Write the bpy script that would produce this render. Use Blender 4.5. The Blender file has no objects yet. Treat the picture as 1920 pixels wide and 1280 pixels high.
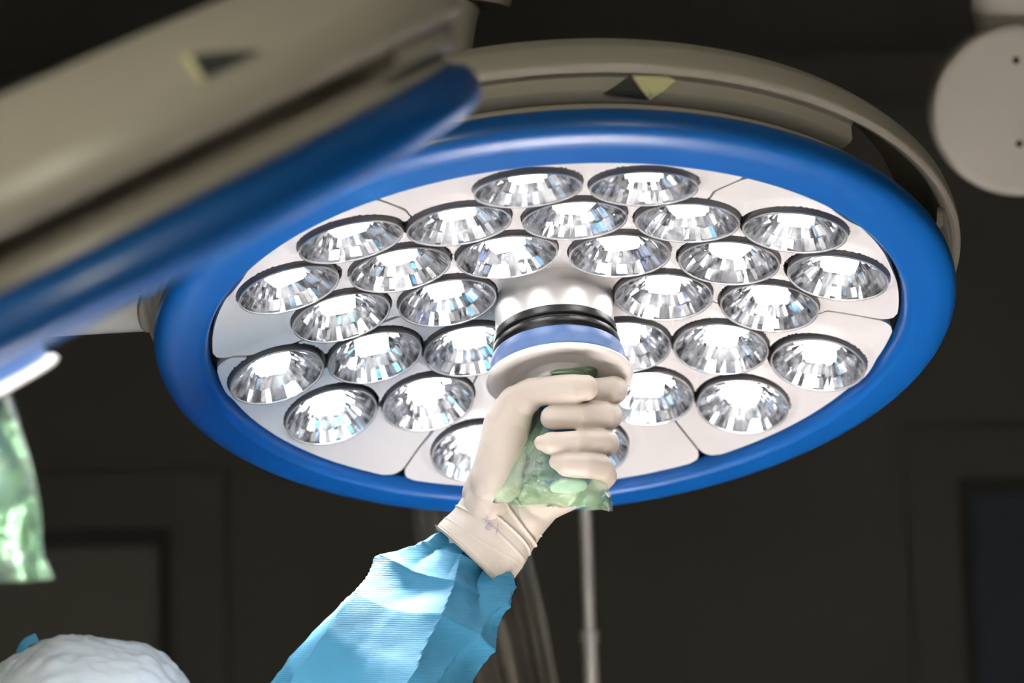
import bpy, bmesh, math, random
from mathutils import Vector, Matrix, noise
random.seed(7)
PI = math.pi
S = bpy.context.scene
COL = S.collection

# ------------------------------------------------------------------ camera
F = 4533.0                       # focal length in pixels of a 1920 wide frame (85 mm)
PITCH = math.radians(7.0); ROLL = math.radians(1.4)
EYE = Vector((0, 0, 1.76))
_f = Vector((0, math.cos(PITCH), math.sin(PITCH)))
_r0 = Vector((1, 0, 0)); _d0 = Vector((0, math.sin(PITCH), -math.cos(PITCH)))
AX = _r0 * math.cos(ROLL) + _d0 * math.sin(ROLL)
AY = _d0 * math.cos(ROLL) - _r0 * math.sin(ROLL)
def cv(x, y, z): return AX * x + AY * y + _f * z            # camera axes (right, down, forward) -> world direction
def K(u, v, z): return EYE + cv((u - 960) / F * z, (v - 640) / F * z, z)   # the world point seen at u, v at depth z
cd = bpy.data.cameras.new('camera'); cam = bpy.data.objects.new('camera', cd); COL.objects.link(cam)
cd.sensor_width = 36; cd.lens = F * 36 / 1920; cd.clip_start = .05
cam.matrix_world = Matrix.Translation(EYE) @ Matrix((AX, -AY, -_f)).transposed().to_4x4()
cd.dof.use_dof = True; cd.dof.focus_distance = 2.06; cd.dof.aperture_fstop = 5.0
S.camera = cam
S.view_settings.view_transform = 'Standard'; S.view_settings.look = 'None'
S.view_settings.gamma = 1; S.view_settings.use_curve_mapping = False
S.view_settings.exposure = 1.0
S.cycles.max_bounces = 10; S.cycles.transparent_max_bounces = 24
S.cycles.sample_clamp_indirect = 16.0; S.cycles.sample_clamp_direct = 30.0
S.cycles.use_denoising = True
S.cycles.blur_glossy = 0.4; S.cycles.caustics_refractive = False
W = bpy.data.worlds.new('world'); S.world = W; W.use_nodes = True
W.node_tree.nodes['Background'].inputs[0].default_value = (.9, .95, 1, 1)
W.node_tree.nodes['Background'].inputs[1].default_value = .05

LED_POWER = 4.2
BEAM_POWER = 130.0
BEAM2_POWER = 3.2

# ------------------------------------------------------------------ materials
def mat(name, col, rough=.5, metal=0, coat=0, bump=None, var=None, **kw):
    m = bpy.data.materials.new(name); m.use_nodes = True
    nt = m.node_tree; b = nt.nodes['Principled BSDF']
    b.inputs['Base Color'].default_value = (*col, 1); b.inputs['Roughness'].default_value = rough
    b.inputs['Metallic'].default_value = metal; b.inputs['Coat Weight'].default_value = coat
    for k, v in kw.items(): b.inputs[k.replace('_', ' ')].default_value = v
    if bump or var:
        tc = nt.nodes.new('ShaderNodeTexCoord')
        if bump:
            sc, st, di = bump
            n = nt.nodes.new('ShaderNodeTexNoise'); n.inputs['Scale'].default_value = sc; n.inputs['Detail'].default_value = 4
            bp = nt.nodes.new('ShaderNodeBump'); bp.inputs['Strength'].default_value = st; bp.inputs['Distance'].default_value = di
            nt.links.new(tc.outputs['Object'], n.inputs['Vector']); nt.links.new(n.outputs['Fac'], bp.inputs['Height'])
            nt.links.new(bp.outputs['Normal'], b.inputs['Normal'])
        if var:
            sc, c2 = var
            n = nt.nodes.new('ShaderNodeTexNoise'); n.inputs['Scale'].default_value = sc; n.inputs['Detail'].default_value = 5
            mx = nt.nodes.new('ShaderNodeMix'); mx.data_type = 'RGBA'
            mx.inputs[6].default_value = (*col, 1); mx.inputs[7].default_value = (*c2, 1)
            nt.links.new(tc.outputs['Object'], n.inputs['Vector']); nt.links.new(n.outputs['Fac'], mx.inputs[0])
            nt.links.new(mx.outputs[2], b.inputs['Base Color'])
    return m

M = {}
M['blue'] = mat('blue_rubber', (.001, .105, .41), .40, coat=.22, Coat_Roughness=.14, bump=(900, .03, .0005), var=(6, (.001, .093, .37)))
M['grey'] = mat('greige_paint', (.46, .43, .38), .34, bump=(700, .05, .0005), var=(5, (.42, .39, .345)))
M['panel'] = mat('white_face_plastic', (.82, .79, .80), .42, bump=(500, .03, .0003), var=(7, (.78, .755, .765)))
M['dark'] = mat('black_gap_plastic', (.02, .021, .024), .5)
M['slate'] = mat('painted_shade_slate', (.045, .050, .052), .5)  # dark tone carries the shade of unlit parts of the lamp back
M['lens_wall'] = mat('shaded_lens_wall', (.10, .10, .11), .4)  # dark tone stands in for the shadow gap around each lens
M['mirror'] = mat('facet_mirror', (.90, .91, .95), .09, metal=1, bump=(60, .10, .002))
M['rim'] = mat('clear_silver_rim', (.9, .9, .92), .12, metal=.6)
M['steel'] = mat('brushed_steel', (.93, .91, .89), .46, metal=.75, bump=(200, .03, .0005))
M['rubber'] = mat('black_rubber', (.012, .012, .013), .32)
M['lblue'] = mat('pale_blue_collar', (.075, .155, .37), .35, bump=(400, .02, .0003))
M['white'] = mat('white_plate_plastic', (.86, .82, .80), .3, coat=.3)
M['hblue'] = mat('blue_handle_plastic', (.03, .12, .34), .35)
M['cap'] = mat('pale_handle_cap', (.62, .72, .66), .3)
M['window_light'] = mat('pale_yellow_window_light', (.82, .80, .48), .6, bump=(300, .3, .001))  # yellow put in for light showing through a back window
M['glove'] = mat('cream_latex', (.60, .53, .47), .44, bump=(70, .28, .003), var=(22, (.565, .49, .425)), Subsurface_Weight=.12, Subsurface_Scale=.01)
M['glove'].node_tree.nodes['Principled BSDF'].inputs['Subsurface Radius'].default_value = (1, .5, .35)
M['ink'] = mat('purple_ink', (.35, .27, .42), .6)
M['skin'] = mat('skin', (.6, .38, .28), .5)
M['wall'] = mat('dark_warm_wall_paint', (.135, .126, .110), .8, bump=(60, .05, .002), var=(1.5, (.122, .114, .100)))
M['frame'] = mat('dark_door_frame', (.105, .096, .086), .6)
M['leaf'] = mat('door_leaf_paint', (.19, .18, .158), .6)
M['gap'] = mat('door_shadow_gap', (.05, .048, .048), .8)
M['navy'] = mat('navy_door', (.045, .062, .10), .6)
M['ceil'] = mat('dark_ceiling_paint', (.12, .11, .098), .8, bump=(80, .05, .002))
M['floor'] = mat('grey_vinyl', (.12, .12, .115), .5, var=(8, (.10, .10, .098)))
M['drape'] = mat('pale_table_drape', (.80, .76, .74), .8, bump=(12, .4, .02))
M['cream'] = mat('off_white_cover', (.60, .56, .51), .55, bump=(200, .05, .001))
M['pole'] = mat('polished_pole_steel', (.85, .81, .80), .34, metal=.6)
M['table'] = mat('table_steel', (.5, .5, .5), .3, metal=.9)

def em(name, col, s):
    m = bpy.data.materials.new(name); m.use_nodes = True; nt = m.node_tree
    b = nt.nodes['Principled BSDF']; b.inputs['Base Color'].default_value = (*col, 1)
    b.inputs['Emission Color'].default_value = (*col, 1); b.inputs['Emission Strength'].default_value = s
    return m
M['led'] = em('led_emitter', (1, .97, .93), LED_POWER)
M['tube'] = em('ceiling_diffuser', (1, .945, .73), 22.0)

def glassy(name, tint, wt, wd, wg, rough, dcol, scale, bumpd=.001, stretch=(1, 1, 1), spots=0):
    """thin clear sheet: transparent + a scattering haze that follows wear + a clear-coat reflection"""
    m = bpy.data.materials.new(name); m.use_nodes = True; nt = m.node_tree; N = nt.nodes; L = nt.links
    N.remove(N['Principled BSDF']); out = N['Material Output']
    tc = N.new('ShaderNodeTexCoord'); mp = N.new('ShaderNodeMapping'); mp.inputs['Scale'].default_value = stretch
    n = N.new('ShaderNodeTexNoise'); n.inputs['Scale'].default_value = scale; n.inputs['Detail'].default_value = 6
    L.new(tc.outputs['Object'], mp.inputs[0]); L.new(mp.outputs[0], n.inputs['Vector'])
    bp = N.new('ShaderNodeBump'); bp.inputs['Distance'].default_value = bumpd; L.new(n.outputs['Fac'], bp.inputs['Height'])
    tr = N.new('ShaderNodeBsdfTransparent'); tr.inputs[0].default_value = (*tint, 1)
    df = N.new('ShaderNodeBsdfDiffuse'); df.inputs[0].default_value = (*dcol, 1)
    tl = N.new('ShaderNodeBsdfTranslucent'); tl.inputs[0].default_value = (*dcol, 1)
    gl = N.new('ShaderNodeBsdfGlossy'); gl.inputs['Roughness'].default_value = rough
    L.new(bp.outputs[0], gl.inputs['Normal'])
    mt = N.new('ShaderNodeMixShader'); mt.inputs[0].default_value = .5; L.new(df.outputs[0], mt.inputs[1]); L.new(tl.outputs[0], mt.inputs[2])
    rp = N.new('ShaderNodeMapRange'); rp.inputs[1].default_value = .42; rp.inputs[2].default_value = .68
    rp.inputs[3].default_value = wt; rp.inputs[4].default_value = wd; L.new(n.outputs['Fac'], rp.inputs[0])
    ma = N.new('ShaderNodeMixShader'); L.new(rp.outputs[0], ma.inputs[0]); L.new(tr.outputs[0], ma.inputs[1]); L.new(mt.outputs[0], ma.inputs[2])
    fr = N.new('ShaderNodeLayerWeight'); fr.inputs['Blend'].default_value = wg; L.new(bp.outputs[0], fr.inputs['Normal'])
    mb = N.new('ShaderNodeMixShader'); L.new(fr.outputs['Fresnel'], mb.inputs[0]); L.new(ma.outputs[0], mb.inputs[1]); L.new(gl.outputs[0], mb.inputs[2])
    L.new(mb.outputs[0], out.inputs[0])
    return m
M['glass'] = glassy('lens_cover', (.98, .99, 1), .03, .30, .22, .08, (.9, .93, 1), 130, .0004, (1, .25, 1))
M['film'] = glassy('green_film', (.66, .89, .69), .12, .50, .46, .13, (.46, .78, .48), 30, .010)
M['clear'] = glassy('clear_sheet', (.80, .77, .70), .08, .34, .45, .16, (.72, .67, .58), 9, .01, (1, 1, .15))

# woven blue gown
def gown_mat(name, c1, c2):
    m = mat(name, c1, .7); nt = m.node_tree; N = nt.nodes; L = nt.links; b = N['Principled BSDF']
    uv = N.new('ShaderNodeTexCoord'); 
    w = N.new('ShaderNodeTexWave'); w.wave_type = 'BANDS'; w.bands_direction = 'Z'; w.inputs['Scale'].default_value = 210
    w.inputs['Distortion'].default_value = 1.2; w.inputs['Detail'].default_value = 1; w.inputs['Detail Scale'].default_value = 6
    n = N.new('ShaderNodeTexNoise'); n.inputs['Scale'].default_value = 30; n.inputs['Detail'].default_value = 6
    mx = N.new('ShaderNodeMix'); mx.data_type = 'RGBA'; mx.inputs[6].default_value = (*c1, 1); mx.inputs[7].default_value = (*c2, 1)
    ad = N.new('ShaderNodeMath'); ad.operation = 'MULTIPLY_ADD'; ad.inputs[1].default_value = .32
    L.new(uv.outputs['Object'], w.inputs['Vector']); L.new(uv.outputs['Object'], n.inputs['Vector'])
    L.new(w.outputs['Fac'], ad.inputs[0]); mu = N.new('ShaderNodeMath'); mu.operation = 'MULTIPLY'; mu.inputs[1].default_value = .6
    L.new(n.outputs['Fac'], mu.inputs[0]); L.new(mu.outputs[0], ad.inputs[2]); L.new(ad.outputs[0], mx.inputs[0])
    L.new(mx.outputs[2], b.inputs['Base Color'])
    bp = N.new('ShaderNodeBump'); bp.inputs['Strength'].default_value = .35; bp.inputs['Distance'].default_value = .001
    L.new(ad.outputs[0], bp.inputs['Height']); L.new(bp.outputs[0], b.inputs['Normal'])
    return m
M['gown'] = gown_mat('blue_gown_cloth', (.010, .125, .245), (.048, .255, .41))
M['scap'] = gown_mat('pale_cap_cloth', (.66, .76, .86), (.88, .93, .97))
M['tie'] = mat('blue_cap_tie', (.10, .40, .66), .7)

# ------------------------------------------------------------------ mesh helpers
def obj(name, bm, m, parent=None, smooth=True, label=None):
    bmesh.ops.recalc_face_normals(bm, faces=bm.faces[:]) if smooth != 'keep' else None
    me = bpy.data.meshes.new(name); bm.to_mesh(me); bm.free()
    o = bpy.data.objects.new(name, me); COL.objects.link(o)
    me.materials.append(M[m] if isinstance(m, str) else m)
    if smooth is True:
        me.polygons.foreach_set('use_smooth', [True] * len(me.polygons))
        try: me.set_sharp_from_angle(angle=math.radians(38))
        except Exception: pass
    if parent: o.parent = parent
    if label: o['label'] = label
    return o
def tag(o, label, cat, group=None, kind=None):
    o['label'] = label; o['category'] = cat
    if group: o['group'] = group
    if kind: o['kind'] = kind
    return o
def empty(name, loc=(0, 0, 0)):
    o = bpy.data.objects.new(name, None); COL.objects.link(o); o.location = loc; o.empty_display_size = .05
    return o
def lathe(bm, prof, n=96, M4=None, a0=0, a1=2 * PI, close=False):
    full = abs(a1 - a0 - 2 * PI) < 1e-6
    k = n if full else n + 1
    rows = []
    for r, z in prof:
        rows.append([bm.verts.new((r * math.cos(a0 + (a1 - a0) * i / n), r * math.sin(a0 + (a1 - a0) * i / n), z)) for i in range(k)] if r > 1e-6
                    else [bm.verts.new((0, 0, z))] * k)
    if close: rows.append(rows[0])
    for a, b in zip(rows, rows[1:]):
        for i in range(n):
            j = (i + 1) % k
            vs = [a[i], a[j], b[j], b[i]]; u = []
            for v in vs:
                if v not in u: u.append(v)
            if len(u) > 2:
                try: bm.faces.new(u)
                except ValueError: pass
    if M4 is not None: bmesh.ops.transform(bm, matrix=M4, verts=[v for r in rows for v in set(r)])
    return rows
def rprof(pts, rad, n=5):
    """round the corners of an open (r,z) polyline"""
    out = [pts[0]]
    for i in range(1, len(pts) - 1):
        p = Vector(pts[i]); a = Vector(pts[i - 1]) - p; b = Vector(pts[i + 1]) - p
        d = min(rad, a.length * .48, b.length * .48); A = p + a.normalized() * d; B = p + b.normalized() * d
        for k in range(n + 1):
            t = k / n; q = A * (1 - t) ** 2 + p * 2 * t * (1 - t) + B * t ** 2; out.append((q.x, q.y))
    out.append(pts[-1]); return out
def box(bm, lo, hi, bev=0, M4=None):
    r = bmesh.ops.create_cube(bm, size=1)['verts']
    for v in r: v.co = Vector([lo[i] + (v.co[i] + .5) * (hi[i] - lo[i]) for i in range(3)])
    if bev:
        e = list({e for v in r for e in v.link_edges})
        g = bmesh.ops.bevel(bm, geom=e, offset=bev, segments=3, affect='EDGES')
        r = list({v for f in g['faces'] for v in f.verts} | {v for v in r if v.is_valid})
    if M4 is not None: bmesh.ops.transform(bm, matrix=M4, verts=[v for v in r if v.is_valid])
def frame_to(d):
    return Vector(d).normalized().to_track_quat('Z', 'Y').to_matrix()
def tube(bm, pts, radii, n=24, cap=True, fn=None):
    """sweep; radii are numbers or (a, b) ellipses; fn(i, angle) adds to the radius"""
    pts = [Vector(p) for p in pts]; rows = []; up = None
    for i, p in enumerate(pts):
        t = (pts[min(i + 1, len(pts) - 1)] - pts[max(i - 1, 0)]).normalized()
        if up is None: up = t.orthogonal().normalized() if not isinstance(radii[0], tuple) else (_f - t * _f.dot(t)).normalized()
        up = (up - t * up.dot(t)).normalized(); sd = t.cross(up)
        ra = radii[i]; a, b = ra if isinstance(ra, tuple) else (ra, ra)
        row = []
        for k in range(n):
            th = 2 * PI * k / n; e = fn(i, th) if fn else 0
            row.append(bm.verts.new(p + sd * math.cos(th) * (a + e) + up * math.sin(th) * (b + e)))
        rows.append(row)
    for A, B in zip(rows, rows[1:]):
        for k in range(n): bm.faces.new((A[k], A[(k + 1) % n], B[(k + 1) % n], B[k]))
    if cap: bm.faces.new(rows[0]); bm.faces.new(rows[-1])
    return rows
def catmull(P, n=8):
    out = []; Q = [P[0]] + list(P) + [P[-1]]
    for i in range(1, len(Q) - 2):
        for k in range(n):
            t = k / n; a, b, c, d = (tuple(x) for x in Q[i - 1:i + 3])
            out.append(tuple(.5 * ((2 * b[j]) + (-a[j] + c[j]) * t + (2 * a[j] - 5 * b[j] + 4 * c[j] - d[j]) * t * t + (-a[j] + 3 * b[j] - 3 * c[j] + d[j]) * t ** 3) for j in range(len(a))))
    out.append(tuple(P[-1])); return out
def ball(bm, c, r, seg=20):
    c = Vector(c); m = seg // 2; R = []
    for j in range(m + 1):
        ph = PI * j / m
        R.append([bm.verts.new(c + Vector((r * math.sin(ph) * math.cos(2 * PI * i / seg), r * math.sin(ph) * math.sin(2 * PI * i / seg), r * math.cos(ph)))) for i in range(seg)] if 0 < j < m
                 else [bm.verts.new(c + Vector((0, 0, r if j == 0 else -r)))] * seg)
    for A, B in zip(R, R[1:]):
        for i in range(seg):
            u = []
            for v in (A[i], B[i], B[(i + 1) % seg], A[(i + 1) % seg]):
                if v not in u: u.append(v)
            bm.faces.new(u)
def capsule(bm, a, b, ra, rb, seg=32):
    a, b = Vector(a), Vector(b); L = (b - a).length
    ball(bm, a, ra, seg); ball(bm, b, rb, seg)
    if L > 1e-5:
        m = frame_to(b - a)
        P = [[bm.verts.new(c + m @ Vector((r * math.cos(2 * PI * i / seg), r * math.sin(2 * PI * i / seg), 0))) for i in range(seg)] for c, r in ((a, ra), (b, rb))]
        for i in range(seg): bm.faces.new((P[0][i], P[0][(i + 1) % seg], P[1][(i + 1) % seg], P[1][i]))
        bm.faces.new(P[0][::-1]); bm.faces.new(P[1])
def copy_tree(o, parent=None):
    c = o.copy(); COL.objects.link(c)
    if parent: c.parent = parent
    for ch in list(o.children): copy_tree(ch, c)
    return c
def smooth01(t): t = max(0, min(1, t)); return t * t * (3 - 2 * t)

# ------------------------------------------------------------------ the room
def structure(name, bm, m):
    o = obj(name, bm, m, smooth=False); o['kind'] = 'structure'; return o
YW = 5.25; H = 3.02; XL, XR, YB = -3.1, 3.1, -2.2
LX, LZ = -.745, 2.02       # left door: right edge, top
RX, RZ = .955, 2.085       # right door: left edge, top
def room():
    bm = bmesh.new(); T = .15
    box(bm, (XL, YW, 0), (-1.70, YW + T, H)); box(bm, (-1.70, YW, LZ + .03), (LX + .03, YW + T, H))
    box(bm, (LX + .03, YW, 0), (RX - .03, YW + T, H)); box(bm, (RX - .03, YW, RZ + .03), (1.98, YW + T, H)); box(bm, (1.98, YW, 0), (XR, YW + T, H))
    structure('wall_back', bm, 'wall')
    for nm, lo, hi in (('wall_left', (XL - T, YB, 0), (XL, YW + T, H)), ('wall_right', (XR, YB, 0), (XR + T, YW + T, H)), ('wall_front', (XL, YB - T, 0), (XR, YB, H))):
        bm = bmesh.new(); box(bm, lo, hi); structure(nm, bm, 'wall')
    bm = bmesh.new(); box(bm, (XL - T, YB - T, -.1), (XR + T, YW + T, 0)); structure('floor', bm, 'floor')
    bm = bmesh.new(); box(bm, (XL - T, YB - T, H), (XR + T, YW + T, H + .1)); structure('ceiling', bm, 'ceil')
    # doors: frame standing proud, leaf set back
    for i, (x0, x1, z1, lm, w) in enumerate(((-1.67, LX, LZ, 'leaf', .12), (RX, 1.95, RZ, 'navy', .11))):
        bm = bmesh.new(); z1 -= .001
        box(bm, (x0 + .012, YW + .05, .01), (x1 - .012, YW + .10, z1 - .012), .004)
        d = obj('door_%d' % (i + 1), bm, lm, smooth=False); d['kind'] = 'structure'
        bm = bmesh.new()
        for lo, hi in (((x0 - w, YW - .03, 0), (x0, YW - .001, z1 + w)), ((x1, YW - .03, 0), (x1 + w, YW - .001, z1 + w)), ((x0, YW - .03, z1), (x1, YW - .001, z1 + w))):
            box(bm, lo, hi, .004)
        obj('door_frame', bm, 'frame', d, smooth=False)
        bm = bmesh.new()
        for lo, hi in (((x0, YW + .001, 0), (x0 + .03, YW + .045, z1)), ((x1 - .03, YW + .001, 0), (x1, YW + .045, z1)), ((x0 + .03, YW + .001, z1 - .035), (x1 - .03, YW + .045, z1))):
            box(bm, lo, hi)
        obj('door_stop', bm, 'gap', d, smooth=False)
        bm = bmesh.new(); hx = x1 - .10 if i == 0 else x0 + .10
        box(bm, (hx - .02, YW + .028, .98), (hx + .02, YW + .049, 1.14), .004); box(bm, (hx - .10, YW + .0, 1.08), (hx + .01, YW + .02, 1.10), .006); box(bm, (hx - .01, YW + .0, 1.08), (hx + .01, YW + .04, 1.10), .003)
        obj('door_handle', bm, 'steel', d)
    bm = bmesh.new(); box(bm, (XL + .001, YW - .05, H - .10), (XR - .001, YW - .001, H - .001), .004); structure('trim_1', bm, 'frame')
room()
# two ceiling lights behind the photographer
for i, (x, y) in enumerate(((-1.5, -.6), (1.1, -1.0))):
    t = tag(empty('ceiling_light', (x, y, H - .03)), 'square ceiling light with a white diffuser, %s of the pair' % ('left' if i == 0 else 'right'), 'ceiling light', 'ceiling lights behind the photographer')
    bm = bmesh.new(); box(bm, (-.33, -.33, -.03), (.33, .33, .029), .006); obj('frame', bm, 'white', t)
    bm = bmesh.new(); box(bm, (-.29, -.29, -.036), (.29, .29, -.0305)); obj('diffuser', bm, 'tube', t, smooth=False)
    
# ------------------------------------------------------------------ surgical lamp
def hp(r): return .012 + .045 * (1 - (r / .3) ** 2)          # height of the hollow face above the rim plane
LENS = [(-.0239, -.2441), (.0668, -.2373), (-.1656, -.1824), (-.0781, -.1842), (.0104, -.1788), (.1064, -.1687), (.1957, -.1613),
        (-.0394, -.1131), (.0537, -.1016), (.1449, -.0894), (.2387, -.0801), (-.224, -.1081), (-.131, -.1061), (-.0953, -.035),
        (-.1877, -.0372), (.0956, -.0213), (.1889, -.0075), (-.082, .052), (.080, .050), (-.1479, .0421), (-.244, .0406), (.1354, .066),
        (.2334, .0807), (-.206, .1299), (-.1124, .1334), (.0891, .1524), (.1791, .1611), (-.0731, .228), (.0313, .2368), (-.0110, .136)]
def relax(P, d):
    P = [Vector(p) for p in P]
    for _ in range(300):
        for i in range(len(P)):
            for j in range(i):
                v = P[i] - P[j]; l = v.length
                if l < d: s = v / l * (d - l) * .25; P[i] += s; P[j] -= s
            if P[i].length > .2535: P[i] *= .2535 / P[i].length
            if P[i].length < .098: P[i] *= .098 / P[i].length
    return P
RL = .0430
LENS = relax(LENS, .0880)
HS = .014     # outward bow of hoop

def module_parts():
    """one light module, axis +z into the lamp, rim in the plane z=0"""
    bm = bmesh.new()
    lathe(bm, rprof([(RL - .0013, .0003), (RL, .0003), (RL + .0006, .003), (RL + .0008, .020), (RL - .004, .026)], .0006, 3), 64)
    mod = obj('light_module', bm, 'lens_wall')
    bm = bmesh.new(); lathe(bm, [(RL - .0012, .0002), (RL - .0010, -.0008), (RL + .0002, -.0008), (RL + .0004, .0002)], 64, close=True)
    obj('lens_rim', bm, 'rim', mod)
    refl = []
    for var in range(3):
        rnd = random.Random(40 + var)
        bm = bmesh.new(); NS, NR = 52, 4; R0, R1, D = .0085, RL - .0012, .0240
        rr = [R1 + (R0 - R1) * (k / NR) ** 1.05 for k in range(NR + 1)]
        zz = lambda r: .0008 + D * (1 - ((r - R0) / (R1 - R0)) ** 1.7)
        for k in range(NR):
            off = 0 if k % 2 == 0 else .5
            for s in range(NS):
                a, b = 2 * PI * (s + off) / NS, 2 * PI * (s + 1 + off) / NS
                tx, ty = rnd.gauss(0, .00040), rnd.gauss(0, .0012)
                vs = []
                for (r, t, sx, sy) in ((rr[k], a, -1, -1), (rr[k], b, 1, -1), (rr[k + 1], b, 1, 1), (rr[k + 1], a, -1, 1)):
                    vs.append(bm.verts.new((r * math.cos(t), r * math.sin(t), max(.0002, zz(r) + tx * sx + ty * sy))))
                bm.faces.new(vs[::-1])
        lathe(bm, [(R0 + .001, zz(R0) + .0003), (0, zz(R0) + .0003)], 24)
        me_o = obj('reflector', bm, 'mirror', None, smooth=False); refl.append(me_o.data)
        if var == 0: me_o.parent = mod; first = me_o
        else: bpy.data.objects.remove(me_o)
    bm = bmesh.new(); lathe(bm, [(RL - .0011, -.0002), (RL * .8, -.0014), (RL * .4, -.0026), (0, -.0030)], 48)
    obj('lens_cover', bm, 'glass', mod)
    bm = bmesh.new(); box(bm, (-.0150, -.0130, .0095), (.0150, .0130, .0215), .003)
    obj('led_block', bm, 'led', mod, label='glowing white block in the middle of its reflector')
    return mod, refl
def web_bm(wins):
    bm = bmesh.new(); N = 240
    ks = []
    for i in range(N):
        a = math.degrees(2 * PI * (i + .5) / N); a = a - 360 if a > 180 else a
        ks.append(not any(x < a < y for x, y in wins))
    W0 = [(.3255, .0410), (.3400, .0375), (.3465, .0385), (.3492, .0410), (.3500, .0520), (.3540, .0560), (.3520, .0610), (.3465, .0580), (.3440, .0440), (.3230, .0470)]
    rows = [[bm.verts.new((r * math.cos(2 * PI * i / N), r * math.sin(2 * PI * i / N), z)) for i in range(N)] for r, z in W0]
    for A, B in zip(rows, rows[1:] + rows[:1]):
        for i in range(N):
            j = (i + 1) % N
            if ks[i]: bm.faces.new((A[i], A[j], B[j], B[i]))
    for i in range(N):
        if ks[i] != ks[(i + 1) % N]: bm.faces.new([r[(i + 1) % N] for r in rows])
    return bm
def build_lamp(name):
    root = empty(name)
    # blue rim
    bm = bmesh.new()
    p = rprof([(.3035, .016), (.3055, .0045), (.3100, .0), (.3360, .0), (.3480, .0050), (.3515, .0150), (.3485, .0255), (.340, .030)], .006, 6)
    p2 = [(.330, .030), (.3100, .026)]
    lathe(bm, p + p2, 192, close=True); obj('blue_rim', bm, 'blue', root)
    # housing
    bm = bmesh.new()
    lathe(bm, rprof([(.3385, .0305), (.3370, .038), (.3250, .044), (.3000, .060), (.270, .078), (.2600, .080), (.258, .070)], .006, 4), 160); obj('housing', bm, 'grey', root)
    bm = bmesh.new(); lathe(bm, rprof([(.2585, .072), (.2580, .080), (.2400, .086), (.12, .090), (.0, .090)], .006, 4), 128); obj('back_cover', bm, 'slate', root, label='cover closing the back, coloured dark for its unlit hollow')  # shade inside the back is put into the cover's colour
    # hoop with its cone shaped web, two window openings
    HH = [(.3570, .052), (.3610, .056), (.3615, .064), (.3590, .0760), (.3480, .0900), (.3230, .1075), (.3150, .1090), (.3110, .1040), (.3220, .0985), (.3430, .0830), (.3470, .0700), (.3480, .0600)]
    bm = bmesh.new(); lathe(bm, rprof(HH + [HH[0]], .0035, 4)[:-1], 192, close=True); obj('back_hoop', bm, 'grey', root)
    obj('hoop_web', web_bm([(-48, -19), (118, 160), (-160, -128), (40, 90)]), 'grey', root)
    # dark floor behind the face panels
    bm = bmesh.new(); rs = [.302 * k / 24 for k in range(24, 0, -1)]
    back = [(.306, .024)] + [(r, hp(r) + .0265) for r in rs] + [(0, hp(0) + .0265)]
    lathe(bm, back, 96); obj('face_backing', bm, 'dark', root)
    # six face panels with a hole for every light
    CR = RL + .0015; LT = [(c.x, c.y) for c in LENS]
    def zpan(x, y):
        r = math.hypot(x, y); z = hp(r)
        dm = math.sqrt(min((x - c[0]) ** 2 + (y - c[1]) ** 2 for c in LT))
        z -= .0045 * smooth01((.0545 - dm) / (.0545 - CR))
        return z
    for s in range(6):
        bm = bmesh.new(); NA, NR = 84, 96; a0, a1 = math.radians(60 * s + 60 - 60), math.radians(60 * s + 60)
        G = []
        for i in range(NR + 1):
            r = .0555 + (.3005 - .0555) * i / NR; row = []
            ga = .0011 / r; rc = .016; e = .3005 - r
            if e < rc: ga += (rc - math.sqrt(max(0, rc * rc - (rc - e) ** 2))) / r
            for j in range(NA + 1):
                a = a0 + ga + (a1 - a0 - 2 * ga) * j / NA; x, y = r * math.cos(a), r * math.sin(a)
                row.append((x, y, any((x - c[0]) ** 2 + (y - c[1]) ** 2 < CR * CR for c in LT)))
            G.append(row)
        V = {}
        def vert(i, j):
            if (i, j) not in V:
                x, y, ins = G[i][j]
                if ins:
                    c = min(LT, key=lambda q: (x - q[0]) ** 2 + (y - q[1]) ** 2); l = math.hypot(x - c[0], y - c[1]); x, y = c[0] + (x - c[0]) / l * CR, c[1] + (y - c[1]) / l * CR
                V[i, j] = bm.verts.new((x, y, zpan(x, y)))
            return V[i, j]
        for i in range(NR):
            for j in range(NA):
                q = [(i, j), (i, j + 1), (i + 1, j + 1), (i + 1, j)]
                if sum(G[a][b][2] for a, b in q) >= 3: continue
                try: bm.faces.new([vert(*k) for k in q])
                except ValueError: pass
        # turn the free edges up into a skirt
        be = [e for e in bm.edges if len(e.link_faces) == 1]
        ex = bmesh.ops.extrude_edge_only(bm, edges=be)
        for v in [g for g in ex['geom'] if isinstance(g, bmesh.types.BMVert)]: v.co.z += .007
        obj('face_panel', bm, 'panel', root)
    # light modules
    mod, refl = module_parts()
    for i, c in enumerate(LENS):
        m = mod if i == 0 else copy_tree(mod)
        m.parent = root
        z = hp(c.length) - .0105
        g = -2 * .045 / .09 * c.length * (1.0)                # slope of the hollow face
        d = c.normalized(); nrm = Vector((-g * d.x, -g * d.y, 1)).normalized()
        m.location = (c.x, c.y, z)
        q = Vector((0, 0, 1)).rotation_difference(nrm)
        m.rotation_mode = 'QUATERNION'; m.rotation_quaternion = q @ Matrix.Rotation(math.radians(random.uniform(-22, 22)) + random.choice((0, PI)), 3, 'Z').to_quaternion()
        for ch in m.children:
            if ch.name.startswith('reflector'): ch.data = refl[i % 3]
    # hub, gasket, collar
    bm = bmesh.new(); lathe(bm, rprof([(.0575, hp(.06) + .004), (.0550, .050), (.0525, .044), (.0525, .021), (.0500, .0195), (.03, .0195)], .0025, 4), 96); obj('hub', bm, 'steel', root)
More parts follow.
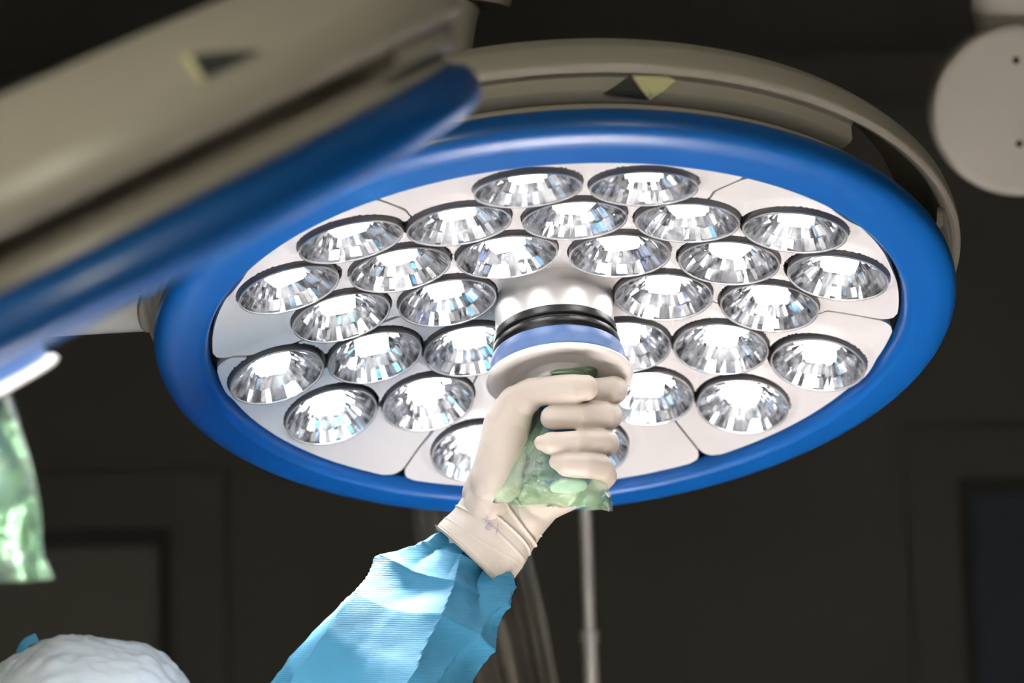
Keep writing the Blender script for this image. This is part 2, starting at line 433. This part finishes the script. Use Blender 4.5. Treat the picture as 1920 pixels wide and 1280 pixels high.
    bm = bmesh.new(); lathe(bm, rprof([(.048, .0205), (.0545, .0205), (.0550, .0130), (.0528, .0115), (.0528, .0100), (.0560, .0085), (.0566, .0045), (.0545, .0010), (.054, -.001), (.048, -.001)], .0012, 3), 96); obj('hub_gasket', bm, 'rubber', root)
    bm = bmesh.new(); lathe(bm, rprof([(.045, .0), (.0550, .0), (.0582, -.0020), (.0598, -.0100), (.0598, -.0185), (.0590, -.0205), (.045, -.0205)], .0018, 4), 96); obj('hub_collar', bm, 'lblue', root)
    # white plate, dished below
    bm = bmesh.new(); lathe(bm, rprof([(.040, -.0208), (.0600, -.0208), (.0640, -.0222), (.0650, -.0245), (.0630, -.0266), (.0590, -.0262), (.0430, -.0225), (.0300, -.0235), (.0225, -.0270), (.0215, -.0300), (.0, -.0300)], .0014, 4), 96); obj('handle_plate', bm, 'white', root)
    bm = bmesh.new(); lathe(bm, rprof([(.0, -.0300), (.0190, -.0302), (.0205, -.0400), (.0180, -.0600), (.0190, -.0850), (.0205, -.1080), (.0190, -.1240), (.0150, -.1278), (.0135, -.1278)], .004, 4), 64)
    hd = obj('handle', bm, 'hblue', root)
    bm = bmesh.new(); lathe(bm, rprof([(.0160, -.1262), (.0158, -.1285), (.0135, -.1292), (.0, -.1294)], .001, 3), 48); obj('handle_cap', bm, 'cap', hd, label='pale disc closing the lower end of the handle')
    return root

lamp = build_lamp('surgical_lamp')
def lamp_frame(C, n):
    n = Vector(n).normalized(); zl = -n; xl = (Vector((1, 0, 0)) - zl * zl.x).normalized(); yl = zl.cross(xl)
    R = Matrix((cv(*xl), cv(*yl), cv(*zl))).transposed()
    return Matrix.Translation(EYE + cv(*C)) @ R.to_4x4()
lamp2 = copy_tree(lamp)
for ch in lamp2.children:
    if ch.name.startswith('hoop_web'):
        tmp = obj('hoop_web', web_bm([(-168, -22), (118, 160), (40, 90)]), 'grey'); ch.data = tmp.data; bpy.data.objects.remove(tmp)
    if ch.name.startswith('handle') and not ch.name.startswith('handle_'): ch.scale.z = .6; ch.location.z = -.012      # a shorter grip
LM = lamp_frame((.03985, .01134, 2.12239), (.06633, .87959, -.47109))
LM2 = lamp_frame((-.329, .016, 1.38), (.430, .893, .130))
lamp.matrix_world = LM; lamp2.matrix_world = LM2
tag(lamp, 'blue-rimmed surgical lamp showing its lit faceted lights, handle held by the gloved hand', 'surgical lamp', 'surgical lamps')
tag(lamp2, 'out-of-focus surgical lamp in the foreground at upper left, its greenish grey back turned up', 'surgical lamp', 'surgical lamps')

def beams(root, power, size, spots, skip=()):
    for a in range(spots):
        if a in skip: continue
        ang = 2 * PI * (a + .5) / spots
        ld = bpy.data.lights.new('lamp_beam', 'SPOT'); ld.energy = power; ld.spot_size = math.radians(size); ld.spot_blend = .9
        ld.shadow_soft_size = .03; ld.color = (1, .965, .93)
        lo = bpy.data.objects.new('lamp_beam', ld); COL.objects.link(lo); lo.parent = root
        r = .2; lo.location = (r * math.cos(ang), r * math.sin(ang), hp(r) - .016)
        d = Vector((-.06 * math.cos(ang), -.06 * math.sin(ang), -1)); lo.rotation_mode = 'QUATERNION'; lo.rotation_quaternion = d.to_track_quat('-Z', 'Y')
beams(lamp, BEAM_POWER, 38, 12, (4, 5, 6, 7))
beams(lamp, BEAM_POWER * .33, 38, 12, (0, 1, 2, 3, 4, 6, 7, 8, 9, 10, 11))
beams(lamp2, BEAM2_POWER, 165, 6)

# side arm and spindle of the lamp held by the hand, painted light and shade of its back window
IM = LM.inverted()
def loc(p): return IM @ p
bm = bmesh.new()
a = loc(K(318, 585, 2.16)); b = loc(K(276, 584, 2.165)); tube(bm, [a, b], [.0185, .0185], 40); obj('arm_joint', bm, 'grey', lamp)
bm = bmesh.new(); a = loc(K(271, 584, 2.165)); b = loc(K(60, 596, 2.19)); tube(bm, [a, b], [.0178, .0178], 40); obj('side_arm', bm, 'white', lamp)
pe = K(-330, 590, 2.22); bm = bmesh.new(); tube(bm, [loc(Vector(p)) for p in catmull([K(70, 596, 2.19), K(-200, 596, 2.21), pe, pe + Vector((-.03, 0, .08)), pe + Vector((-.03, 0, .30)), Vector((pe.x - .03, pe.y, H - .02))], 6)], [.0165] * 31, 32); obj('yoke_arm', bm, 'grey', lamp)
bm = bmesh.new(); a = loc(K(277, 584, 2.165)); b = loc(K(270, 584, 2.165)); tube(bm, [a, b], [.0170, .0170], 40); obj('arm_seal', bm, 'rubber', lamp)
bm = bmesh.new(); tube(bm, [loc(K(838, 150, 2.22)), loc(K(858, 40, 2.24)), loc(K(868, 4, 2.245))], [.0185, .0175, .0175], 40); obj('spindle', bm, 'grey', lamp)
bm = bmesh.new(); tube(bm, [loc(K(905, 8, 2.245)), loc(K(906, 0, 2.245)), loc(K(912, -40, 2.25))], [.024, .0262, .0262], 48); obj('spindle_flange', bm, 'grey', lamp)
bm = bmesh.new(); tube(bm, [loc(K(912, -38, 2.25)), loc(K(930, -420, 2.35)), loc(K(940, -700, 2.45)), loc(Vector((K(940, -700, 2.45).x, K(940, -700, 2.45).y + .05, H - .02)))], [.022, .022, .022, .022], 40); obj('suspension_arm', bm, 'grey', lamp)

from mathutils.bvhtree import BVHTree
bpy.context.view_layer.update()
def trees(root, names):
    out = []
    for o in root.children:
        if o.name.split('.')[0] in names:
            mw = root.matrix_world @ o.matrix_local
            out.append(BVHTree.FromPolygons([mw @ v.co for v in o.data.vertices], [tuple(p.vertices) for p in o.data.polygons]))
    return out
def tone_patch(name, root, names, poly, m, label, lift=.0012, n=7):
    """a thin patch lying on the curved back of a lamp"""
    T = trees(root, names); inv = root.matrix_world.inverted(); bm = bmesh.new(); c = (sum(p[0] for p in poly) / len(poly), sum(p[1] for p in poly) / len(poly))
    P = []
    for i in range(len(poly)):
        for k in range(n):
            t = k / n; q = poly[(i + 1) % len(poly)]; P.append((poly[i][0] * (1 - t) + q[0] * t, poly[i][1] * (1 - t) + q[1] * t))
    def hit(u, v):
        d = (K(u, v, 1) - EYE).normalized(); best = None
        for t in T:
            h = t.ray_cast(EYE, d, 5)
            if h[0] is not None and (best is None or h[3] < best[3]): best = h
        p = best[0] - d * lift; return inv @ p, inv @ (best[0] + d * .0002)
    rings = []
    for s_ in (1, .66, .33): rings.append([[bm.verts.new(x) for x in hit(c[0] + (u - c[0]) * s_, c[1] + (v - c[1]) * s_)] for u, v in P])
    ce = [bm.verts.new(x) for x in hit(*c)]; N = len(P)
    for w in (0, 1):
        for A, B in zip(rings, rings[1:]):
            for i in range(N): bm.faces.new((A[i][w], A[(i + 1) % N][w], B[(i + 1) % N][w], B[i][w]))
        for i in range(N): bm.faces.new((rings[-1][i][w], rings[-1][(i + 1) % N][w], ce[w]))
    for i in range(N): bm.faces.new((rings[0][i][0], rings[0][(i + 1) % N][0], rings[0][(i + 1) % N][1], rings[0][i][1]))
    return obj(name, bm, m, root, smooth=False, label=label)
tone_patch('lit_window_patch', lamp, ('back_hoop', 'hoop_web', 'housing'), [(1184, 139), (1226, 141), (1253, 141), (1267, 151), (1243, 172), (1218, 188)], 'window_light', 'pale yellow patch standing for light in a back window')  # painted light: a surface patch in place of a lit window opening
tone_patch('window_shade_patch', lamp, ('back_hoop', 'hoop_web', 'housing'), [(1181, 141), (1210, 181), (1214, 188), (1130, 176), (1155, 160)], 'slate', 'dark wedge painted as shadow beside the pale window patch')  # painted shadow next to that window, nothing is cut
tone_patch('window_shade_patch', lamp2, ('back_hoop', 'hoop_web', 'housing'), [(358, 103), (420, 96), (492, 94), (440, 122), (385, 147)], 'slate', 'dark triangle standing for a shaded window in the back')  # shade of a window opening laid on as a dark patch
tone_patch('lit_window_patch', lamp2, ('back_hoop', 'hoop_web', 'housing'), [(338, 104), (355, 103), (384, 150), (374, 152)], 'window_light', 'pale sliver standing for light beside the dark window triangle')  # painted light along the edge of the dark window patch

# ------------------------------------------------------------------ camera-depth helper along the handle
def hz(v): return 2.12239 - .4711 * ((v - 664) / 1960.0)     # depth of the handle axis at image row v
def Q(u, v, dz): return K(u, v, hz(v) + dz)

# ------------------------------------------------------------------ green handle covers
def cover(name, rows, place, label):
    bm = bmesh.new(); n = 96; R = []
    for i, (u0, u1, v, dep, tilt) in enumerate(rows):
        row = []
        for k in range(n):
            th = 2 * PI * k / n; c, s = math.cos(th), math.sin(th)
            t = i / (len(rows) - 1)
            wr = .10 * t * math.sin(7 * th + 5 * t) + .07 * t * math.sin(13 * th - 9 * t)
            w = noise.noise(Vector((c * 2.2, s * 2.2, t * 3.1))) * .22 * t
            u = (u0 + u1) / 2 + (u1 - u0) / 2 * c; vv = v + tilt * c + 3 * t * math.sin(5 * th)
            row.append(bm.verts.new(place(u, vv, dep * (s * (1 + wr + w) + w * .8 + wr * .4))))
        R.append(row)
    for A, B in zip(R, R[1:]):
        for k in range(n): bm.faces.new((A[k], A[(k + 1) % n], B[(k + 1) % n], B[k]))
    o = obj(name, bm, 'film')
    tag(o, label, 'handle cover', 'sterile handle covers')
    return o
rows = catmull([(1008, 1126, 690, .0285, -6), (1007, 1127, 696, .029, -5), (1014, 1120, 704, .026, -2), (1014, 1116, 720, .0245, 0), (1016, 1112, 760, .0225, 0), (1004, 1116, 800, .0225, 2), (975, 1122, 850, .0235, 4), (948, 1134, 893, .024, 3), (934, 1146, 925, .021, 8), (924, 1149, 948, .015, 8)], 6)
cov = cover('handle_cover', rows, Q, 'crinkled green film cover on the handle gripped by the gloved hand')

IM2 = LM2
def P2(u, v, d): return K(u, v, 1.40 + d)
rows = catmull([(-150, 8, 702, .040, -10), (-150, 36, 790, .038, 0), (-152, 62, 880, .038, 0), (-150, 75, 950, .036, 2), (-150, 82, 1030, .028, 4), (-150, 101, 1092, .016, -8)], 8)
cov2 = cover('handle_cover', rows, P2, 'long crinkled green film cover hanging under the foreground lamp at the left edge')

# ------------------------------------------------------------------ the surgeon
def voxel(bm, size, name, m, parent, smooth_it=2, fac=.5):
    me = bpy.data.meshes.new('tmp'); bm.to_mesh(me); bm.free(); t = bpy.data.objects.new('tmp', me); COL.objects.link(t)
    r = t.modifiers.new('r', 'REMESH'); r.mode = 'VOXEL'; r.voxel_size = size
    s = t.modifiers.new('s', 'SMOOTH'); s.iterations = smooth_it; s.factor = fac
    dg = bpy.context.evaluated_depsgraph_get(); e = t.evaluated_get(dg); me2 = bpy.data.meshes.new_from_object(e)
    bpy.data.objects.remove(t); me2.materials.clear(); me2.materials.append(M[m]); me2.name = name
    me2.polygons.foreach_set('use_smooth', [True] * len(me2.polygons))
    o = bpy.data.objects.new(name, me2); COL.objects.link(o)
    if parent: o.parent = parent
    return o
ZH = 2.27                                             # depth of the head
hc = K(160, 1425, ZH)
sh = K(560, 1890, 2.22); el = K(585, 1530, 1.955); wr_ = Q(905, 1010, .058)
bm = bmesh.new()
ball(bm, hc, .100, 32); capsule(bm, hc + Vector((0, .01, -.04)), hc + Vector((.0, .02, -.10)), .082, .060)
capsule(bm, hc + Vector((0, .0, -.08)), hc + Vector((0, 0, -.24)), .058, .062)
sl = hc + Vector((-.19, 0, -.27))
capsule(bm, hc + Vector((0, 0, -.25)), sh, .07, .062); capsule(bm, hc + Vector((0, 0, -.25)), sl, .07, .062)
capsule(bm, hc + Vector((.09, 0, -.36)), hc + Vector((.07, 0, -.80)), .11, .12); capsule(bm, hc + Vector((-.09, 0, -.36)), hc + Vector((-.07, 0, -.80)), .11, .12)
for s in (-1, 1): capsule(bm, hc + Vector((s * .09, 0, -.82)), hc + Vector((s * .10, 0, -1.22)), .085, .06); capsule(bm, hc + Vector((s * .10, 0, -1.22)), hc + Vector((s * .11, 0, -hc.z + .06)), .055, .045)
for s in (-1, 1): capsule(bm, hc + Vector((s * .11, .02, -hc.z + .045)), hc + Vector((s * .12, -.12, -hc.z + .040)), .045, .038)
capsule(bm, sh, el, .050, .033); capsule(bm, el, wr_, .033, .0175)
capsule(bm, sl, sl + Vector((-.05, -.02, -.30)), .05, .04); capsule(bm, sl + Vector((-.05, -.02, -.30)), sl + Vector((-.02, -.22, -.38)), .04, .03)
# nose, ears, brow
fd = Vector((.5, .86, 0)).normalized()
ball(bm, hc + fd * .10 + Vector((0, 0, -.03)), .016, 12); ball(bm, hc + fd.cross(Vector((0, 0, 1))) * .10 + Vector((0, 0, -.02)), .02, 12); ball(bm, hc - fd.cross(Vector((0, 0, 1))) * .10 + Vector((0, 0, -.02)), .02, 12)
person = voxel(bm, .008, 'person', 'skin', None, 4, .5)
tag(person, 'person in pale cap and blue gown raising a gloved hand to the lamp handle', 'person')

# --- glove: palm, five fingers and cuff grown into one surface
bm = bmesh.new()
def chain(pts):
    for (a, ra), (b, rb) in zip(pts, pts[1:]): capsule(bm, a, b, ra, rb, 40)
idx = [(Q(1082, 742, .036), .0135), (Q(1140, 734, .022), .0128), (Q(1151, 730, .002), .0122), (Q(1140, 730, -.018), .0116), (Q(1100, 733, -.0285), .0108)]
mid = [(Q(1075, 786, .036), .0135), (Q(1130, 783, .026), .0126), (Q(1141, 781, .004), .0120), (Q(1131, 780, -.019), .0114), (Q(1085, 781, -.0315), .0114), (Q(1041, 783, -.0315), .0106), (Q(1035, 783, -.031), .0100)]
rng = [(Q(1070, 832, .035), .0130), (Q(1122, 833, .026), .0122), (Q(1137, 831, .004), .0116), (Q(1128, 830, -.018), .0112), (Q(1080, 831, -.0315), .0112), (Q(1033, 831, -.0325), .0098), (Q(1016, 830, -.031), .0066)]
pky = [(Q(1072, 890, .034), .0130), (Q(1122, 900, .022), .0120), (Q(1134, 893, .004), .0108), (Q(1128, 876, -.015), .0106), (Q(1095, 873, -.027), .0108), (Q(1062, 872, -.0295), .0096), (Q(1042, 866, -.029), .0062)]
for c in (idx, mid, rng, pky): chain(c)
chain([(Q(930, 905, .012), .022), (Q(950, 800, .000), .0205), (Q(968, 757, -.013), .0165), (Q(1000, 735, -.030), .0128), (Q(1040, 729, -.044), .0118), (Q(1075, 727, -.049), .0124), (Q(1098, 726, -.0475), .0112)])
for a, ra, b, rb in ((Q(935, 960, .040), .024, Q(1075, 745, .042), .014), (Q(945, 960, .042), .024, Q(1070, 790, .042), .015), (Q(965, 965, .042), .024, Q(1066, 840, .040), .015),
                     (Q(980, 965, .040), .024, Q(1066, 893, .038), .0155), (Q(920, 950, .030), .024, Q(960, 780, .016), .020), (Q(1000, 940, .032), .022, Q(1118, 905, .022), .013),
                     (Q(975, 900, .044), .020, Q(1060, 800, .042), .014), (Q(952, 850, .030), .020, Q(1010, 760, .034), .016), (Q(910, 925, .030), .020, Q(946, 830, .010), .0185)):
    capsule(bm, a, b, ra, rb, 40)
# wrist
ax0, ax1 = Q(962, 945, .038), Q(905, 1028, .052)
for t in (0, .25, .5, .75, 1):
    c = ax0.lerp(ax1, t); sd = (AX * .80 + AY * .60)
    for k in range(-3, 4): ball(bm, c + sd * .0055 * k, .0200, 16)
glove = voxel(bm, .0013, 'glove', 'glove', person, 6, .5)
# pulls and creases of the latex
me = glove.data
NN = [v.normal.copy() for v in me.vertices]; CO = []
for v, nv in zip(me.vertices, NN):
    p = v.co; CO.extend(p + nv * (noise.noise(p * 38) * .0010 + noise.noise(p * 90) * .0004))
me.vertices.foreach_set('co', CO); me.update()
# cuff
cu = [(968, 926, .034, 66, 56), (950, 954, .038, 78, 68), (930, 985, .043, 80, 70), (912, 1012, .047, 83, 71), (893, 1036, .050, 84, 72), (880, 1050, .052, 85, 73)]
cp = catmull([(u, v, d, a / 2130., b / 2130.) for u, v, d, a, b in cu], 22)
bm = bmesh.new(); nn = len(cp); ctr = [Q(c[0], c[1], c[2]) for c in cp]
axd = (ctr[-1] - ctr[0]).normalized()
def cuff_fn(i, th):
    t = i / (nn - 1); e = 0
    for (s, sk, w, h) in ((.14, .10, .016, .0024), (.24, .13, .013, .0030), (.36, .10, .011, .0024), (.50, .05, .012, .0014), (.66, -.06, .010, .0010), (.90, .0, .010, .0012)):
        d = t - s - sk * math.cos(th - .3) - .012 * math.sin(3 * th + s * 20)
        e += h * math.exp(-(d / w) ** 2) * (.6 + .4 * math.sin(th + s * 9))
    e += .0030 * math.exp(-((t - .965) / .013) ** 2)
    e += noise.noise(Vector((math.cos(th) * 1.5, math.sin(th) * 1.5, t * 3))) * .0022
    return e
tube(bm, ctr, [(c[3], c[4] * .82) for c in cp], 128, False, cuff_fn)
cuff = obj('glove_cuff', bm, 'glove', person); sm = cuff.modifiers.new('thickness', 'SOLIDIFY'); sm.thickness = .0008
# printed size on the cuff
fc = bpy.data.curves.new('cuff_print', 'FONT'); fc.body = '8 |'; fc.size = .012; fc.extrude = .0001
fo = bpy.data.objects.new('tmp_text', fc); COL.objects.link(fo)
dg = bpy.context.evaluated_depsgraph_get(); tm = bpy.data.meshes.new_from_object(fo.evaluated_get(dg)); bpy.data.objects.remove(fo)
tm.materials.clear(); tm.materials.append(M['ink']); to = bpy.data.objects.new('cuff_print', tm); COL.objects.link(to); to.parent = person
to.matrix_world = Matrix.Translation(Q(908, 992, .045 - .0305)) @ Matrix((AX * .95 + AY * .2, -AY * .95 + AX * .2, -_f)).transposed().to_4x4()

# --- sleeve
sp = [(896, 1024, .056, 62, 40), (885, 1043, .057, 66, 43), (868, 1070, .054, 82, 58), (846, 1104, .05, 100, 80), (816, 1150, .044, 113, 90), (776, 1202, .03, 125, 98), (722, 1272, .01, 138, 106), (660, 1360, -.01, 150, 116), (600, 1470, -.02, 165, 124), (560, 1570, -.02, 175, 130)]
cp = catmull([(u, v, d, a / 2130., b / 2130.) for u, v, d, a, b in sp], 26)
ctr2 = [Q(c[0], min(c[1], 1300), c[2]) if c[1] < 1300 else K(c[0], c[1], hz(1300) + c[2]) for c in cp]
nn2 = len(cp)
def sleeve_fn(i, th):
    t = i / (nn2 - 1); a = smooth01((t - .045) / .12)
    ridge = lambda x: 1 - abs(math.sin(x)) ** .75                     # sharp crest, broad valley
    e = -.0095 * ridge(4.5 * th + 1.3 * math.sin(6 * t) + .6) * (1 - smooth01((t - .05) / .5)) * smooth01(t / .03) - .002 * (1 - a)
    w = .25 * noise.noise(Vector((th * .5, t * 5, 3)))
    e += .015 * (ridge(1.5 * th + 1.6 * t + .5 + w) - .35) * a
    e += .011 * (ridge(2.5 * th - 2.6 * t + 2 - w) - .35) * a
    e += .0055 * ridge(6 * t * 3.1 + 1.8 * math.cos(th - .8)) * a * (.5 + .5 * math.cos(th + 1.2))
    e += noise.noise(Vector((math.cos(th) * 1.1, math.sin(th) * 1.1, t * 6))) * .006 * a
    e += noise.noise(Vector((math.cos(th) * 5, math.sin(th) * 5, t * 30))) * .0007 * a
    return e
bm = bmesh.new(); tube(bm, ctr2, [(c[3], c[4]) for c in cp], 220, False, sleeve_fn)
sleeve = obj('gown_sleeve', bm, 'gown', person); sm = sleeve.modifiers.new('thickness', 'SOLIDIFY'); sm.thickness = .0009
# gown body
bm = bmesh.new()
capsule(bm, ctr2[-1], sh + Vector((0, 0, .0)), .088, .090); capsule(bm, sh, hc + Vector((0, 0, -.29)), .085, .088); capsule(bm, sl, hc + Vector((0, 0, -.29)), .085, .088)
for s in (-1, 1): capsule(bm, hc + Vector((s * .09, 0, -.36)), hc + Vector((s * .10, 0, -1.10)), .135, .17)
capsule(bm, sl, sl + Vector((-.05, -.02, -.30)), .085, .075); capsule(bm, sl + Vector((-.05, -.02, -.30)), sl + Vector((-.03, -.16, -.355)), .075, .055)
gown = voxel(bm, .01, 'gown', 'gown', person, 4, .5)
# bouffant cap
bm = bmesh.new(); NU, NV = 160, 70
cc = K(158, 1432, ZH); rows_ = []
for j in range(NV + 1):
    ph = PI * .62 * j / NV; row = []
    for i in range(NU):
        th = 2 * PI * i / NU; d = Vector((math.sin(ph) * math.cos(th), math.sin(ph) * math.sin(th), math.cos(ph)))
        r = .1185 + .006 * (noise.noise(d * 2.1)) + .0045 * (abs(noise.noise(d * 5 + Vector((3, 1, 2)))) ) + .0022 * noise.noise(d * 13)
        if j > NV * .85: r -= .012 * (j / NV - .85) / .15 - .003 * math.sin(24 * th)
        row.append(bm.verts.new(cc + Vector((d.x * r * 1.06, d.y * r * 1.12, d.z * r))))
        if j == 0 and i > 0: bm.verts.remove(row.pop()); row.append(row[0])
    rows_.append(row)
for A, B in zip(rows_, rows_[1:]):
    for i in range(NU):
        u = []
        for v in (A[i], A[(i + 1) % NU], B[(i + 1) % NU], B[i]):
            if v not in u: u.append(v)
        bm.faces.new(u)
cap_ = obj('surgical_cap', bm, 'scap', person); sm = cap_.modifiers.new('thickness', 'SOLIDIFY'); sm.thickness = .0008
bm = bmesh.new()
pts = [K(34, 1228, ZH + .01), K(42, 1212, ZH), K(52, 1202, ZH - .005), K(70, 1194, ZH - .01)]
for i, (a, b) in enumerate(zip(pts, pts[1:])):
    w0, w1 = (AX * .45 + AY * .9) * .0042, (AX * .45 + AY * .9) * .0042
    th_ = _f * .0007
    vs = [bm.verts.new(p) for p in (a - w0 - th_, a + w0 - th_, b + w1 - th_, b - w1 - th_, a - w0 + th_, a + w0 + th_, b + w1 + th_, b - w1 + th_)]
    for f in ((0, 1, 2, 3), (7, 6, 5, 4), (0, 4, 5, 1), (3, 2, 6, 7), (0, 3, 7, 4), (1, 5, 6, 2)): bm.faces.new([vs[k] for k in f])
obj('cap_tie', bm, 'tie', cap_, label='small blue tie end sticking up')

# ------------------------------------------------------------------ things behind
# steel drip pole
def base_at(p): return Vector((p.x, p.y, 0))
a, b = K(1096, 900, 3.0), K(1109, 1280, 3.0); d = (b - a).normalized(); foot = b + d * (b.z - .05) / -d.z; top = a - d * .28
t = tag(empty('drip_pole', (foot.x, foot.y, 0)), 'slim shiny steel pole rising behind the hand, right of the sleeve', 'pole')
o0 = Vector((foot.x, foot.y, 0))
bm = bmesh.new(); tube(bm, [foot - o0, a.lerp(b, .75) - o0], [.0105, .0105], 32); obj('lower_pole', bm, 'pole', t)
bm = bmesh.new(); tube(bm, [a.lerp(b, .76) - o0, top - o0], [.0088, .0088], 32); obj('upper_pole', bm, 'pole', t)
bm = bmesh.new(); tube(bm, [a.lerp(b, .80) - o0, a.lerp(b, .74) - o0], [.0125, .0125], 32); obj('collar', bm, 'pole', t)
for s in (-1, 1):
    bm = bmesh.new(); tube(bm, catmull([top - o0 + Vector((0, 0, -.01)), top - o0 + Vector((s * .05, 0, .02)), top - o0 + Vector((s * .09, 0, .0)), top - o0 + Vector((s * .10, 0, .03))], 6), [.003] * 19, 12); obj('hook', bm, 'pole', t)
for k in range(5):
    an = 2 * PI * k / 5 + .3; e = Vector((math.cos(an) * .28, math.sin(an) * .28, .045))
    bm = bmesh.new(); tube(bm, [Vector((0, 0, .09)), e + Vector((0, 0, .02))], [.014, .011], 16); lg = obj('leg', bm, 'pole', t)
    bm = bmesh.new(); tube(bm, [e + Vector((0, -.01, -.02)), e + Vector((0, .01, -.02))], [.024, .024], 20); obj('caster', bm, 'rubber', lg)

# clear plastic sheath hanging in folds behind the arm
def sheet(name, edge, label, dep):
    """edge: list of (uL, uR, v); folded like a curtain"""
    E2 = catmull(edge, 8); bm = bmesh.new(); n = 90; R = []
    for i, (u0, u1, v) in enumerate(E2):
        t = i / (len(E2) - 1); row = []
        for k in range(n + 1):
            s = k / n; d = .030 * math.sin(s * 11 + 1.2 * t) + .014 * math.sin(s * 27 + 2 * t)
            row.append(bm.verts.new(K(u0 + (u1 - u0) * (s + .025 * math.sin(s * 19 + t)), v, dep + d)))
        R.append(row)
    for A, B in zip(R, R[1:]):
        for k in range(n): bm.faces.new((A[k], A[k + 1], B[k + 1], B[k]))
    o = obj(name, bm, 'clear'); sm = o.modifiers.new('thickness', 'SOLIDIFY'); sm.thickness = .0006
    tag(o, label, 'plastic sheath'); return o
sheet('plastic_sheath', [(757, 960, 860), (770, 975, 960), (790, 1000, 1060), (830, 1025, 1170), (872, 1048, 1290), (910, 1070, 1420), (930, 1085, 1560), (950, 1100, 2200), (960, 1105, 2900), (965, 1110, 3400)], 'blurred clear plastic sheath hanging in folds behind the raised sleeve', 2.75)

# round off-white hub of another suspension arm, top right
hcn = K(1914, 206, 3.0); t = tag(empty('suspension_hub', hcn), 'blurred off-white round end of a ceiling arm with two dark screws at upper right', 'ceiling arm')
fz = (EYE + Vector((.35, 0, -.1)) - hcn).normalized(); Rm = frame_to(fz).to_4x4()
bm = bmesh.new(); lathe(bm, rprof([(0, .0), (.098, .0), (.106, -.004), (.108, -.012), (.108, -.09), (.095, -.10), (0, -.10)], .006, 4), 96, Rm); obj('end_cover', bm, 'cream', t)
for (u, v) in ((1904, 113), (1912, 270)):
    p = K(u, v, 3.0) - hcn; p = p - fz * p.dot(fz)
    bm = bmesh.new(); lathe(bm, [(0, .0012), (.004, .0012), (.0052, -.002)], 20, Matrix.Translation(p) @ Rm); obj('screw', bm, 'rubber', t)
bm = bmesh.new(); tube(bm, [K(1905, 60, 3.06) - hcn, K(1905, 20, 3.06) - hcn, K(1905, -20, 3.06) - hcn], [.050, .056, .056], 48); obj('arm_joint', bm, 'cream', t)
top = K(1905, -20, 3.06); bm = bmesh.new(); tube(bm, [top - hcn, Vector((top.x, top.y, H - .002)) - hcn], [.045, .045], 40); obj('drop_tube', bm, 'cream', t)

# operating table below the lamps, out of the frame, its drape throws the light back up
t = tag(empty('operating_table', (.05, 1.58, 0)), 'draped operating table standing below the lamps', 'operating table')
bm = bmesh.new(); box(bm, (-.95, -.26, .84), (.95, .26, .90), .02); obj('table_top', bm, 'table', t)
bm = bmesh.new(); box(bm, (-.16, -.13, .10), (.16, .13, .84), .02); obj('column', bm, 'table', t)
bm = bmesh.new(); box(bm, (-.45, -.22, .0), (.45, .22, .10), .02); obj('base', bm, 'table', t)
bm = bmesh.new(); N1, N2 = 80, 40; R = []
for i in range(N1 + 1):
    x = -1.05 + 2.1 * i / N1; row = []
    for j in range(N2 + 1):
        y = -.62 + 1.24 * j / N2; ov = max(0, abs(y) - .28) + max(0, abs(x) - .97) * 1.0
        z = .915 - .9 * max(0, abs(y) - .28) - .9 * max(0, abs(x) - .97) + .008 * noise.noise(Vector((x * 5, y * 5, 0)))
        yy = y if abs(y) < .28 else math.copysign(.28 + (abs(y) - .28) * .35 + .012 * math.sin(x * 26), y)
        row.append(bm.verts.new((x, yy, z)))
    R.append(row)
for A, B in zip(R, R[1:]):
    for j in range(N2): bm.faces.new((A[j], A[j + 1], B[j + 1], B[j]))
dr = obj('surgical_drape', bm, 'drape'); dr.location = (.05, 1.58, 0); tag(dr, 'pale drape laid over the operating table below the lamps', 'drape')
